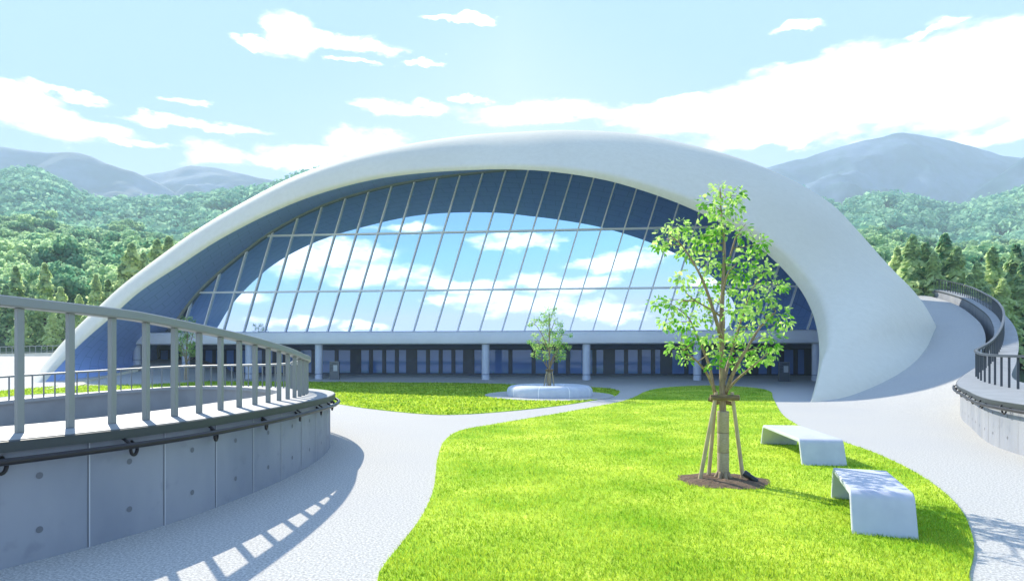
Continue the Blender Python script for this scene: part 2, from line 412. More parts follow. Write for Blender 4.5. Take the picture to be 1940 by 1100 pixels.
# soffit
rows = []; uvr = []; u = 0
for i in range(n):
    if i: u += float(np.linalg.norm(Bp[i]-Bp[i-1]))
    r = []; q = []
    dl = float(np.linalg.norm(Ap[i]-Bp[i]))
    for t in np.linspace(0, 1, 7):
        p = Bp[i]*(1-t)+Ap[i]*t
        r.append(tuple(p)); q.append((u+.01, .01+t*dl))
    rows.append(r); uvr.append(q)
MB().loft(rows, uvrows=uvr).build('soffit', M['soffit'], B0, smooth=True)
# curtain wall on the facade plane
arch = [(p[0], facade_y(p[0]), p[2]) for i, p in enumerate(Ap) if i >= 4*4 and p[2] > 3.3]
gz0 = 3.45
loop = arch+[(arch[-1][0], arch[-1][1], gz0), (arch[0][0], arch[0][1], gz0)]
cw = MB().add(loop, [tuple(range(len(loop)))]).build('window_wall', M['mirror'], B0)
if sum(f.normal.y for f in cw.data.polygons) > 0: cw.data.flip_normals()
fd = Vector((1, -.10, 0)).normalized(); fn = Vector((-.10, -1, 0)).normalized()
poly = [(p[0], p[2]) for p in loop]
def clip_line(x0, z0, dx, dz, L_, st=.03):
    t = np.arange(0, L_, st); x = x0+dx*t; z = z0+dz*t
    k = inside(x, z, poly); w = np.where(k)[0]
    return (t[w[0]], t[w[-1]]) if len(w) > 3 else None
sl = Vector((.305, 1)).normalized()
x = -36.0
while x < 26:
    c = clip_line(x, gz0+.02, sl.x, sl.y, 22)
    if c:
        a_, e_ = [Vector((x+sl.x*t, facade_y(x+sl.x*t), gz0+.02+sl.y*t)) for t in c]
        if (e_-a_).length > .4:
            mid = (a_+e_)/2+fn*.07
            MB().box(mid, ((e_-a_).length, .105, .15), ax=(e_-a_), up=(e_-a_).cross(Vector((1, -.10, 0))).cross(e_-a_) if False else fn).build('mullion', M['white'], cw)
    x += 1.755
for px1, py1, px2, py2 in ((370, 557.5, 1500, 539), (480, 455.5, 1340, 422)):
    za = (onfac(px1, py1)[2]+onfac(px2, py2)[2])/2
    c = clip_line(-34, za, 1, 0, 62)
    if c:
        a_, e_ = [Vector((-34+t, facade_y(-34+t), za)) for t in c]
        MB().box((a_+e_)/2+fn*.08, ((e_-a_).length, .13, .15), ax=fd, up=fn).build('transom', M['white'], cw)
pth = [Vector(p)+fn*.12 for p in Ap[8:4*13+1]]
MB().tube(pth, .17, 8).build('arch_trim', M['rail'], B0, smooth=True)
# canopy band, canopy ceiling, header
def fx(px, off):                                  # facade line offset toward the viewer, at picture column px
    k = (px-CX)/F; q = Vector((0, 49.45, 0))+fn*off
    # line: q + s*fd ; x/y = k
    s_ = (k*q.y-q.x)/(fd.x-k*fd.y); p = q+fd*s_; return p
def prism(pl, pr, prof):                          # profile (offset,z) run along the facade
    rr = []
    for p in (pl, pr): rr.append([(p.x+fn.x*o, p.y+fn.y*o, z) for o, z in prof])
    b = MB().loft(rr, closed=True); m_ = len(prof)
    b.f += [tuple(range(m_)), tuple(range(2*m_-1, m_-1, -1))]; b.m += [0, 0]
    return b
pl, pr = fx(218, 1.0)-fn*1.0, fx(1600, 1.0)-fn*1.0
pl = Vector((pl.x, facade_y(pl.x), 0)); pr = Vector((pr.x, facade_y(pr.x), 0))
prism(pl, pr, [(-.3, 3.86), (.75, 3.82), (1.05, 3.74), (1.18, 3.55), (1.2, 3.1), (1.12, 2.86), (.95, 2.80), (-.3, 2.80)]).build('canopy_band', M['band'], B0, smooth=True, ang=40)
dl_, dr_ = fx(298, -3.6)+fn*3.6, fx(1640, -3.6)+fn*3.6
prism(dl_, dr_, [(-.31, 3.0), (-.31, 2.84), (-4.2, 2.84), (-4.2, 3.0)]).build('canopy_ceiling', M['header'], B0)
prism(dl_, dr_, [(-3.45, 2.83), (-3.45, 2.50), (-3.9, 2.50), (-3.9, 2.83)]).build('header', M['header'], B0)
# entrance glazing: each leaf is a frame with its pane
dz0, dz1 = .33, 2.50
posts = [(300, 1), (322, 0), (343, 0), (366, 1), (386, 0), (406, 0), (426, 0), (448, 1), (478, 0), (500, 0), (520, 0), (541, 1), (566, 0), (594, 0), (638, 0), (674, 2), (703, 0), (728, 0), (752, 0), (780, 2),
         (811, 0), (835, 0), (859, 0), (888, 2), (967, 0), (1011, 0), (1053, 0), (1076, 0), (1126, 0), (1154, 2), (1186, 0), (1212, 0), (1237, 0), (1262, 2), (1300, 0), (1332, 1), (1388, 1), (1425, 2), (1457, 0), (1481, 0), (1507, 0), (1535, 2), (1570, 0), (1610, 1)]
pp = [fx(px, -3.6) for px, w in posts]
for i in range(len(posts)-1):
    a_, e_ = pp[i]+fd*(.10+.19*(posts[i][1] == 2)+.06*posts[i][1]), pp[i+1]-fd*(.10+.19*(posts[i+1][1] == 2)+.06*posts[i+1][1])
    b = MB(); c = (a_+e_)/2; wd = (e_-a_).length; hh = dz1-dz0
    b.box(c+Vector((0, 0, dz1-.05)), (wd, .10, .10), fd); b.box(c+Vector((0, 0, dz0+.06)), (wd, .10, .12), fd)
    for s_, q in ((1, a_), (-1, e_)): b.box(q+fd*(.035*s_)+Vector((0, 0, dz0+.12+(hh-.22)/2)), (.07, .10, hh-.22), fd)
    fr = b.build('door_leaf', M['door_frame'], B0)
    q0, q1 = a_+fd*.07, e_-fd*.07
    MB().add([(q0.x, q0.y, dz0+.12), (q1.x, q1.y, dz0+.12), (q1.x, q1.y, dz1-.1), (q0.x, q0.y, dz1-.1)], [(0, 1, 2, 3)]).build('pane', M['door_glass'], fr)
for (px, w), p in zip(posts, pp):
    ww = .2+.38*(w == 2)+.12*w-.004
    MB().box(p+Vector((0, 0, (dz0+dz1)/2-.02)), (ww, .16, dz1-dz0+.04), fd).build('door_post', M['door_frame'], B0)
# columns under the canopy
for px in (260, 352, 472, 604, 920, 1111, 1321, 1546):
    p = fx(px, .55); gz = plaza_z(p.x, p.y)-.03
    c = MB().lathe((p.x, p.y, gz), [(.31, 0), (.31, .30), (.285, .31), (.285, .36), (.30, .37), (.30, 2.79-gz)], 20).build('column', M['column'], B0, smooth=True, ang=35)
    MB().lathe((p.x, p.y, gz+.41), [(.308, 0), (.312, .012), (.312, .03), (.308, .042)], 20).build('collar', M['header'], c, smooth=True)
# pale plinth wedge under the left soffit
pb = [G(85, 738), G(140, 730), G(200, 724.5), G(262, 721)]
pt_ = [U(85, 737, pb[0][1]), U(140, 724, pb[1][1]), U(200, 712, pb[2][1]), U(262, 698, pb[3][1])]
bb = [(x, y, -.2) for x, y, z in pb]
back = [(x-1, y+4, z) for x, y, z in pt_]
MB().loft([bb, pt_, back], flip=True).build('plinth', M['shell'], B0)

# ------------------------------------------------------------------ information stands
def stand(px, py, lab):
    d = 49.8 if px < 900 else 46.2
    X = (px-CX)/F*d; gz = plaza_z(X, d)
    o = empty('information_stand', (X, d, gz), lab, 'sign stand', 'grey information stands at the entrance')
    w, h, t = .74, 1.42, .28
    MB().box((X, d, gz+h/2), (w, t, h), fd).build('body', M['kiosk'], o, bevel=.015)
    f = d-t/2
    def plate(cx, cz, sw, sh, m_, nm, pr=.006):
        c = Vector((X, d, 0))+fd*cx+fn*(t/2+pr/2)
        return MB().box((c.x, c.y, gz+cz), (sw, pr, sh), fd).build(nm, m_, o)
    plate(.11, .90, .32, .47, M['paper'], 'notice_panel', .012)
    plate(0, h-.012, w, .02, M['kiosk_edge'], 'edge_strip'); plate(w/2-.012, h/2, .02, h-.06, M['kiosk_edge'], 'edge_strip')
    b = MB()
    for cx, cz, sw, sh in ((-.01, 1.26, .36, .05), (-.21, 1.13, .22, .035), (-.25, 1.01, .07, .05), (-.21, .89, .19, .035), (-.25, .81, .07, .05), (-.25, .69, .07, .05)):
        # short broken strokes, as the lettering reads at this distance
        k = max(1, round(sw/.045)); 
        for j in range(k):
            hh = sh*(.7+.3*((j*7+int(cz*100)) % 3)/2)
            c = Vector((X, d, 0))+fd*(cx-sw/2+(j+.5)*sw/k)+fn*(t/2+.004)
            b.box((c.x, c.y, gz+cz), (sw/k*.86, .005, hh), fd)
    b.build('lettering', M['ink'], o)
    return o
stand(634, 718, 'grey information stand with pale notice panel, right of the column behind the left lawn')
stand(1485, 721, 'dark grey information stand with pale notice panel, near the rightmost column and shell foot')

# ------------------------------------------------------------------ left curved wall, ledge, handrail
def curved_wall(root, O, zl, width, ztop_in, joints, z_in=0.0, base=-.05, hole_z=(.27, .75), rail_range=None, inner_from=0, bracket_step=1.15, hr_drop=.17, pieces=True):
    """O: plan (n,2) with outward on its right side; zl: ledge level per point"""
    sd = side(O); nO = len(O); Ls = arclen(O)
    r1 = []; r2 = []; r3 = []
    for i in range(nO):
        o = Vector((*O[i], 0)); s_ = Vector((*sd[i], 0)); w = width[i]; z = zl[i]
        r1.append([tuple(o-s_*.02+Vector((0, 0, z))), tuple(o-s_*w+Vector((0, 0, z))), tuple(o-s_*w+Vector((0, 0, z-.09))), tuple(o-s_*.02+Vector((0, 0, z-.09)))])
        r2.append([tuple(o-s_*.018+Vector((0, 0, z-.004))), tuple(o+Vector((0, 0, z-.012))), tuple(o+Vector((0, 0, z-.10))), tuple(o-s_*.13+Vector((0, 0, z-.10))), tuple(o-s_*.13+Vector((0, 0, z-.092))), tuple(o-s_*.018+Vector((0, 0, z-.092)))])
        r3.append([tuple(o-s_*.10+Vector((0, 0, base))), tuple(o-s_*.10+Vector((0, 0, z-.094))), tuple(o-s_*(w-.06)+Vector((0, 0, z-.094))), tuple(o-s_*(w-.06)+Vector((0, 0, base)))])
    MB().loft(r1, closed=True).build('ledge', M['ledge'], root, smooth=True, ang=30)
    MB().loft(r2, closed=True).build('edge_trim', M['trim'], root, smooth=True, ang=30)
    b = MB().loft([[q[0], q[1]] for q in r3], mi=0)
    b.loft([[q[2], q[3]] for q in r3], mi=4)
    if joints:
        def P(s_, off, z):
            o = at_len(np.column_stack([O, sd]), Ls, s_); nn = Vector((o[2], o[3], 0)).normalized()
            return Vector((o[0], o[1], 0))-nn*.10+nn*off+Vector((0, 0, z)), nn
        s_ = joints[0]
        while s_ < joints[1]:
            zt = float(np.interp(s_, Ls, zl))-.1
            for ds_, hw, mi, pr in ((0, .006, 2, .003), (.013, .006, 1, .004)):
                (p0, nn), (p1, _) = P(s_+ds_-hw, pr, base), P(s_+ds_+hw, pr, base)
                b.add([p0, p1, p1+Vector((0, 0, zt-base)), p0+Vector((0, 0, zt-base))], [(0, 1, 2, 3)], mi)
            for hz in hole_z:
                c, nn = P(s_+joints[2]/2, .004, hz); tt = Vector((-nn.y, nn.x, 0))
                ring = [c+tt*(math.cos(k*math.pi/8)*.03)+Vector((0, 0, math.sin(k*math.pi/8)*.03)) for k in range(16)]
                b.add(ring, [tuple(range(16))], 3)
            s_ += joints[2]
    b.build('wall', [M['concrete'], M['joint_light'], M['joint_dark'], M['hole'], M['slab_in']], root, smooth=True, ang=30)
    # handrail pipe on brackets
    a_, e_ = rail_range
    sv = np.arange(a_, e_, .25)
    pts = []
    for s_ in sv:
        o = at_len(np.column_stack([O, sd, zl]), Ls, s_); pts.append((o[0]+o[2]*.07, o[1]+o[3]*.07, o[4]-hr_drop))
    hr = MB().tube(pts, .031, 10).build('handrail', M['handrail'], root, smooth=True)
    s_ = a_+.4
    while s_ < e_-.2:
        o = at_len(np.column_stack([O, sd, zl]), Ls, s_); nn = Vector((o[2], o[3], 0)).normalized(); tt = Vector((-nn.y, nn.x, 0))
        c = Vector((o[0], o[1], o[4]-hr_drop))
        pt2 = [c+nn*.05+Vector((0, 0, -.02))-tt*.04]
        for k in range(9):
            w = math.pi*k/8
            pt2.append(c+nn*(.02-.04*k/8)+tt*(-.045+.10*(1-math.cos(w))/2)+Vector((0, 0, -.03-.075*math.sin(w))))
        pt2.append(c-nn*.105+tt*.055+Vector((0, 0, .02)))
        bb = MB().tube(pt2, .017, 6)
        bb.tube([c+nn*.06-tt*.06, c-nn*.02-tt*.10+Vector((0, 0, .075))], .016, 6)
        bb.build('bracket', M['handrail'], hr, smooth=True)
        s_ += bracket_step
    return sd, Ls
OL = [(-7.4, 1.6), (-6.1, 2.9), (-5.0, 4.2), (-4.27, 5.28), (-3.62, 6.77), (-3.33, 8.5), (-3.25, 10.1), (-3.36, 11.7), (-3.75, 13.4), (-4.6, 15.3), (-6.1, 17.4), (-8.2, 19.3), (-10.6, 19.9), (-12.5, 18.6), (-13.6, 16.2), (-14.1, 13), (-14.2, 9), (-14, 4)]
zL = [1.1, 1.1, 1.1, 1.1, 1.1, 1.1, 1.1, 1.08, 1.06, 1.02, .97, .93, .88, .77, .67, .6, .6, .6]
wL = [1.3, 1.3, 1.3, 1.3, 1.3, 1.3, 1.3, 1.25, 1.15, 1.05, .9, .7, .6, .55, .5, .5, .5, .5]
C5 = cr(np.column_stack([OL, zL, wL]), 8)
O, zl, wl = C5[:, :2], C5[:, 2], C5[:, 3]
LW = empty('curved_concrete_wall', (-5.5, 10, 0), 'curved grey concrete wall with pale ledge and dark handrail, left foreground', 'wall')
sdL, LsL = curved_wall(LW, O, zl, wl, 0, (2.25, 17, .84), rail_range=(1.0, 18.0))
def i_at(pt): return float(LsL[int(np.argmin(np.hypot(O[:, 0]-pt[0], O[:, 1]-pt[1])))])
# near guard railing with thick square posts
def line(ofs, s_, O=O, sd=sdL, Ls=LsL, z=zl):
    o = at_len(np.column_stack([O, sd, z]), Ls, s_); return Vector((o[0]-o[2]*ofs, o[1]-o[3]*ofs, o[4])), Vector((o[2], o[3], 0)).normalized()
RG = empty('guard_railing', (-4.4, 9, 1.1), 'pale grey guard railing with thick square posts on the left ledge', 'railing')
s_end = i_at((-4.55, 15.2)); s_beg = i_at((-6.1, 2.9))
def rz(s_): return float(np.interp(s_, [s_beg, i_at((-4.27, 5.28)), i_at((-3.62, 6.77)), i_at((-3.33, 8.5)), i_at((-3.25, 10.1)), i_at((-3.36, 11.7)), s_end], [2.46, 2.37, 2.30, 2.15, 2.0, 1.86, 1.70]))
def oin(s_): return float(np.interp(s_, [s_beg, i_at((-3.25, 10.1)), s_end], [.58, .50, .60]))
rr = []
for s_ in np.arange(s_beg, s_end+.3, .2):
    p, nn = line(oin(s_), s_); z = rz(s_)
    rr.append([tuple(Vector((p.x, p.y, z))+nn*a_+Vector((0, 0, c_))) for a_, c_ in ((-.075, -.10), (.06, -.10), (.075, -.085), (.075, -.012), (.06, 0), (-.06, 0), (-.075, -.012))])
b = MB().loft(rr, closed=True); b.f += [tuple(range(7)), tuple(range(len(b.v)-1, len(b.v)-8, -1))]; b.m += [0, 0]
b.build('top_rail', M['rail'], RG, smooth=True, ang=35)
for s_ in np.arange(s_beg+.12, s_end+.25, .47):
    p, nn = line(oin(s_), s_); h = rz(s_)-.10-p.z
    MB().box((p.x, p.y, p.z+h/2), (.06, .06, h), nn).build('post', M['rail'], RG, bevel=.006)
# far, thin railing of the same loop
RF = empty('thin_railing', (-9.5, 18, .9), 'thin grey railing with slender bars on the far side of the left curved wall', 'railing')
s0 = s_end+.45; s1 = LsL[-1]-5
pts = []
def fo(s_): return float(np.interp(s_, [s0-.3, s0+1.5], [.60, .3]))
for s_ in np.arange(s0-.3, s1, .3):
    p, nn = line(fo(s_), s_); pts.append((p.x, p.y, p.z+float(np.interp(s_, [s0-.3, s0+3, s1], [.66, .62, .60]))))
MB().tube(pts, .03, 8).build('top_rail', M['rail'], RF, smooth=True)
k = 0
for s_ in np.arange(s0, s1, .30):
    p, nn = line(fo(s_), s_)
    if k < 98: MB().box((p.x, p.y, p.z+.29), (.028, .028, .60), nn).build('bar', M['rail_thin'], RF)
    k += 1

# ------------------------------------------------------------------ right ramp and its edge wall
lft = [(11.2, 25.6, -.04), (13, 25.7, .0), (15.2, 26.9, .12), (17.6, 28.8, .5), (20.7, 31.8, 1.15), (24.2, 35.6, 2.1), (26.6, 39.2, 3.0), (28.2, 44, 4.2), (30, 50, 5.7), (31, 58, 7.3), (30, 68, 9), (27, 78, 10.5)]
rgt = [(11.3, 15.2, -.04), (12.7, 17.0, -.02), (14.2, 19.2, .10), (16.3, 22.0, .42), (18.6, 25.6, 1.05), (22.0, 29.6, 1.95), (25.4, 34, 3.0), (30.0, 41, 4.3), (34.6, 50, 6.1), (36.8, 58.5, 7.7), (36.5, 70, 9.6), (33, 82, 11)]
Lf, Rg = cr(lft, 4), cr(rgt, 4)
rows = []
for a_, e_ in zip(Lf, Rg):
    a2 = a_+np.array([-1.2, .6, 0])
    rows.append([tuple(a2*(1-t)+e_*t+np.array([0, 0, .012])) for t in np.linspace(0, 1, 6)])
ramp = MB().loft(rows).build('path', M['pave'], smooth=True)
if sum(f.normal.z for f in ramp.data.polygons) < 0: ramp.data.flip_normals()
tag(ramp, kind='structure')
# retaining face under the ramp edge falls to the wood
OR = [(33, 83), (36.9, 70), (37.2, 58.5), (35, 50), (30.4, 41), (25.8, 34), (22.3, 29.4), (18.9, 25.5), (15.6, 22.0), (13.4, 19.1), (11.5, 16.0), (10.4, 14.2), (9.7, 12.9), (9.3, 11.8), (9.05, 10.8), (9.0, 9.4), (9.4, 8), (10.4, 6.8), (12, 6)]
zR = [11.6, 10.2, 8.25, 6.65, 4.85, 3.55, 2.5, 1.62, 1.12, .98, .95, .95, .95, .95, .95, .95, .95, .95, .95]
wR = [.8, .8, .8, .8, .8, .85, .95, 1.1, 1.4, 1.9, 2.2, 2.4, 2.5, 2.6, 2.6, 2.6, 2.4, 1.8, 1.4]
C6 = cr(np.column_stack([OR, zR, wR]), 8)
O2, z2, w2 = C6[:, :2], C6[:, 2], C6[:, 3]
RW = empty('ramp_edge_wall', (12, 16, 0), 'curved pale concrete wall with wide ledge and dark handrail at the right edge', 'wall')
L2 = arclen(O2)
def i2(pt): return float(L2[int(np.argmin(np.hypot(O2[:, 0]-pt[0], O2[:, 1]-pt[1])))])
sdR, L2 = curved_wall(RW, O2, z2, w2, 0, (i2((15.6, 22)), i2((9, 9.4)), .86), base=-1.0, hole_z=(.25, .66), rail_range=(i2((14.2, 20.3)), i2((9.4, 8))), bracket_step=1.5, hr_drop=.13)
RR = empty('dark_railing', (15, 20, 1), 'dark steel railing curving from the right ledge up along the ramp', 'railing')
def ofr(s_): return float(np.interp(s_, [0, i2((25.8, 34)), i2((15.9, 22.2)), i2((13.4, 19.1)), i2((11.5, 16)), i2((9.3, 11.8))], [.4, .4, .35, .95, 1.45, 1.8]))
def l2(s_):
    o = at_len(np.column_stack([O2, sdR, z2]), L2, s_); w = ofr(s_); return Vector((o[0]-o[2]*w, o[1]-o[3]*w, o[4])), Vector((o[2], o[3], 0)).normalized()
sa, sb = i2((36.9, 70)), i2((9.0, 9.4))
pts = []
for s_ in np.arange(sa, sb, .4):
    p, nn = l2(s_); pts.append((p.x, p.y, p.z+.9))
rr = MB()
rows = []
for i, p in enumerate(pts):
    t = (Vector(pts[min(i+1, len(pts)-1)])-Vector(pts[max(i-1, 0)])); t.z = 0; t.normalize(); nn = Vector((t.y, -t.x, 0))
    rows.append([tuple(Vector(p)+nn*a_+Vector((0, 0, c_))) for a_, c_ in ((-.05, -.07), (.05, -.07), (.05, 0), (-.05, 0))])
rr.loft(rows, closed=True).build('top_rail', M['rail_dark'], RR, smooth=True, ang=30)
s_ = sa+.2
while s_ < sb:
    p, nn = l2(s_)
    MB().box((p.x, p.y, p.z+.415), (.055, .055, .83), nn).build('bar', M['rail_dark'], RR)
    s_ += .62 if p.y > 24 else .72

# fence at the edge of the far left path
LF = empty('path_fence', (-45, 60, 1.9), 'low pale fence on a kerb wall at the wood edge, far left', 'fence')
fp = cr([(-75, 52, 1.6), (-62, 57, 1.7), (-52, 60.5, 1.75), (-43, 61.8, 1.95), (-34, 61.8, 2.1), (-28, 60, 2.1)], 8)
b = MB(); b.loft([[(q[0], q[1]-.15, q[2]-.9), (q[0], q[1]-.15, q[2]+.32), (q[0], q[1]+.15, q[2]+.32), (q[0], q[1]+.15, q[2]-.9)] for q in fp], closed=True, flip=True)
b.build('kerb_wall', M['shell'], LF)
MB().tube([(q[0], q[1], q[2]+.98) for q in fp], .045, 6).build('top_rail', M['rail'], LF, smooth=True)
MB().tube([(q[0], q[1], q[2]+.44) for q in fp], .03, 6).build('bottom_rail', M['rail'], LF, smooth=True)
Lp = arclen(fp)
for s_ in np.arange(.2, Lp[-1], .52):
    q = at_len(fp, Lp, s_); MB().box((q[0], q[1], q[2]+.63), (.05, .05, .64)).build('bar', M['rail'], LF)

# ------------------------------------------------------------------ benches
def bench(c, ang, Lt, W, lab):
    o = empty('bench', (0, 0, 0), lab, 'bench', 'white cast-stone benches on the lawn')
    H, t, lean, r = .43, .075, .17, .12
    outp = [(-Lt/2-lean, 0), (-Lt/2+.0-.01, H-r)]
    def arcpts(cx, cz, rad, a0, a1, k=6): return [(cx+rad*math.cos(a0+(a1-a0)*i/k), cz+rad*math.sin(a0+(a1-a0)*i/k)) for i in range(k+1)]
    aL = math.atan2(H-r, lean)
    out_ = [(-Lt/2-lean, -.03)]+arcpts(-Lt/2+r-.02, H-r, r, math.pi-(math.pi/2-aL)*.6, math.pi/2)+arcpts(Lt/2-r+.02, H-r, r, math.pi/2, (math.pi/2-aL)*.6)+[(Lt/2+lean, -.03)]
    ri = r-t*.8
    inn = [(-Lt/2-lean+t*1.05, -.03)]+arcpts(-Lt/2+r-.02, H-r, ri, math.pi-(math.pi/2-aL)*.6, math.pi/2)+arcpts(Lt/2-r+.02, H-r, ri, math.pi/2, (math.pi/2-aL)*.6)+[(Lt/2+lean-t*1.05, -.03)]
    n_ = len(out_); b = MB(); vs = []
    for s_ in (-1, 1):
        vs += [(u, s_*W/2, z) for u, z in out_]+[(u, s_*W/2, z) for u, z in inn]
    fs = []
    for i in range(n_-1):
        fs += [(i, i+1, 2*n_+i+1, 2*n_+i), (n_+i+1, n_+i, 3*n_+i, 3*n_+i+1), (i+1, i, n_+i, n_+i+1), (2*n_+i, 2*n_+i+1, 3*n_+i+1, 3*n_+i)]
    b.add(vs, fs)
    q = b.build('bench_body', M['bench'], o, smooth=True, ang=50, bevel=.012)
    o.location = (c[0], c[1], .0); o.rotation_euler = (0, 0, ang)
    return o
bench(((3.765+4.275)/2, (6.45+7.81)/2), math.atan2(1.36, .51), 1.5, .58, 'low white arched stone bench in front, nearest the right edge of the lawn')
bench((5.3, 11.7), math.atan2(2.3, .28), 2.3, .70, 'low white arched stone bench farther back, between the tree and the path')

# ------------------------------------------------------------------ young trees
def young_tree(loc):
    X0, D0 = TR[0], TR[1]
    o = empty('young_tree', (X0, D0, 0), 'young tree with bright green leaves and wrapped trunk standing on the foreground lawn', 'tree', 'young staked trees')
    def T(px, py, dy=0): return Vector(U(px, py, D0+dy))
    r2 = random.Random(3)
    limbs = [([(1371, 915, 0), (1370, 850, 0), (1369, 760, 0), (1368, 690, .02), (1367, 600, 0), (1371, 520, -.04), (1372, 460, 0), (1366, 400, .03), (1364, 355, 0)], .070, .008),
             ([(1362, 765, .02), (1352, 735, .08), (1343, 690, .12), (1322, 640, .2), (1303, 600, .25), (1270, 575, .3)], .034, .008),
             ([(1366, 640, 0), (1352, 590, -.15), (1335, 540, -.25), (1318, 505, -.3), (1292, 465, -.35), (1268, 445, -.4)], .032, .007),
             ([(1374, 745, 0), (1392, 700, -.15), (1418, 655, -.25), (1440, 620, -.3), (1470, 590, -.35)], .034, .008),
             ([(1372, 720, .03), (1386, 665, .25), (1400, 620, .35), (1420, 560, .45), (1440, 520, .5)], .03, .007),
             ([(1372, 520, 0), (1385, 480, .15), (1396, 445, .2), (1412, 425, .3)], .024, .006),
             ([(1367, 600, 0), (1345, 585, -.3), (1318, 570, -.45), (1300, 555, -.5)], .018, .006),
             ([(1356, 745, .05), (1338, 705, -.15), (1316, 680, -.3), (1295, 665, -.4)], .024, .007),
             ([(1376, 740, 0), (1400, 715, -.3), (1430, 690, -.5), (1455, 668, -.6)], .024, .007),
             ([(1369, 560, 0), (1378, 520, -.4), (1395, 500, -.6)], .016, .006),
             ([(1369, 650, 0), (1372, 600, .45), (1360, 560, .65)], .018, .006)]
    pts_all = []; b = MB()
    for pl_, r0, r1 in limbs:
        c = cr([tuple(T(*p)) for p in pl_], 4); k = len(c)
        b.tube(c, [r0+(r1-r0)*(i/(k-1))**.8 for i in range(k)], 8)
        pts_all += [Vector(q) for q in c if q[2] > 1.3]
    # root flare
    for a_ in range(7):
        w = a_*.9+.3; e = Vector((X0+.17*math.cos(w), D0+.17*math.sin(w), .02)); c0 = Vector((X0+.03*math.cos(w), D0+.03*math.sin(w), .16))
        b.tube([c0, (c0+e)/2-Vector((0, 0, .03)), e], [.05, .035, .012], 6)
    cl = [(1365, 362, 24), (1342, 388, 26), (1395, 372, 24), (1388, 398, 26), (1366, 402, 22), (1366, 432, 26), (1262, 452, 28), (1285, 432, 26), (1322, 448, 30), (1300, 476, 28), (1344, 462, 24), (1250, 470, 20), (1340, 498, 20),
          (1408, 440, 24), (1440, 462, 24), (1420, 490, 30), (1448, 515, 26), (1400, 520, 28), (1475, 540, 24), (1368, 500, 24), (1292, 528, 26), (1345, 535, 26), (1380, 552, 30), (1425, 548, 28), (1450, 565, 26),
          (1246, 575, 20), (1275, 580, 28), (1308, 565, 24), (1335, 565, 22), (1390, 590, 26), (1262, 612, 24), (1295, 615, 28), (1320, 640, 22), (1432, 590, 24), (1470, 598, 28), (1488, 612, 20), (1380, 640, 28),
          (1345, 640, 24), (1285, 655, 26), (1300, 678, 18), (1415, 625, 24), (1460, 640, 26), (1410, 665, 24), (1440, 678, 26), (1365, 672, 24), (1350, 690, 16), (1405, 692, 20), (1465, 662, 20), (1330, 600, 22), (1355, 445, 20), (1415, 585, 22)]
    LV = []; tones = []; NR = []
    for px, py, r in cl:
        dy = r2.uniform(-.55, .55)*(.5+.5*min(1, (py-330)/200))
        c = T(px, py, dy)
        q = min(pts_all, key=lambda w: (w-c).length+max(0, w.z-c.z)*1.5)
        b.tube([q, (q+c)/2+Vector((r2.uniform(-.03, .03), r2.uniform(-.05, .05), r2.uniform(-.02, .05))), c], [.009, .006, .003], 5)
        R = r/F*D0*.86
        nt = int(64*(r/24)**2); base_t = r2.uniform(-.25, .3)
        for _ in range(nt):
            d = Vector((r2.gauss(0, 1), r2.gauss(0, 1), r2.gauss(0, 1)*.75)).normalized()*R*(r2.random()**.45)
            p = c+d
            ax = (d.normalized()+Vector((r2.uniform(-.7, .7), r2.uniform(-.7, .7), -.35+r2.uniform(-.5, .4)))).normalized()
            nm = (Vector((0, 0, 1))*.9+Vector((r2.gauss(0, .6), r2.gauss(0, .6)-.15, r2.gauss(0, .4)))).normalized()
            sdv = ax.cross(nm)
            if sdv.length < .1: continue
            sdv.normalize(); nm = sdv.cross(ax)
            ln = r2.uniform(.048, .088); wd = ln*r2.uniform(.24, .32)
            dr = nm*(-.12*ln)
            LV += [p, p+ax*ln*.3+sdv*wd, p+ax*ln*.72+sdv*wd*.85+dr, p+ax*ln+dr*2, p+ax*ln*.72-sdv*wd*.85+dr, p+ax*ln*.3-sdv*wd]
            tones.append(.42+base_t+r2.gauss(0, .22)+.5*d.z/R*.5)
    b.build('trunk', M['bark'], o, smooth=True)
    LV = np.array([tuple(v) for v in LV]); m_ = len(LV)//6
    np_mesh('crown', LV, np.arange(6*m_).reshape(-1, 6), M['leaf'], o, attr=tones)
    # burlap wrap with binding cords
    zz = [.13, .16, .42, .43, .44, .70, .71, .72, 1.0, 1.02]
    w = MB().lathe((X0, D0, 0), [(.080, .1)]+[(.082 if z not in (.43, .71) else .077, z) for z in zz]+[(.070, 1.022)], 18).build('trunk_wrap', M['wrap'], o, smooth=True)
    b = MB()
    for z in (.43, .71): b.tube([(X0+.081*math.cos(k*math.pi/9), D0+.081*math.sin(k*math.pi/9), z) for k in range(19)], .004, 5)
    b.build('cord', M['log'], w)
    return o
T1 = young_tree(None)
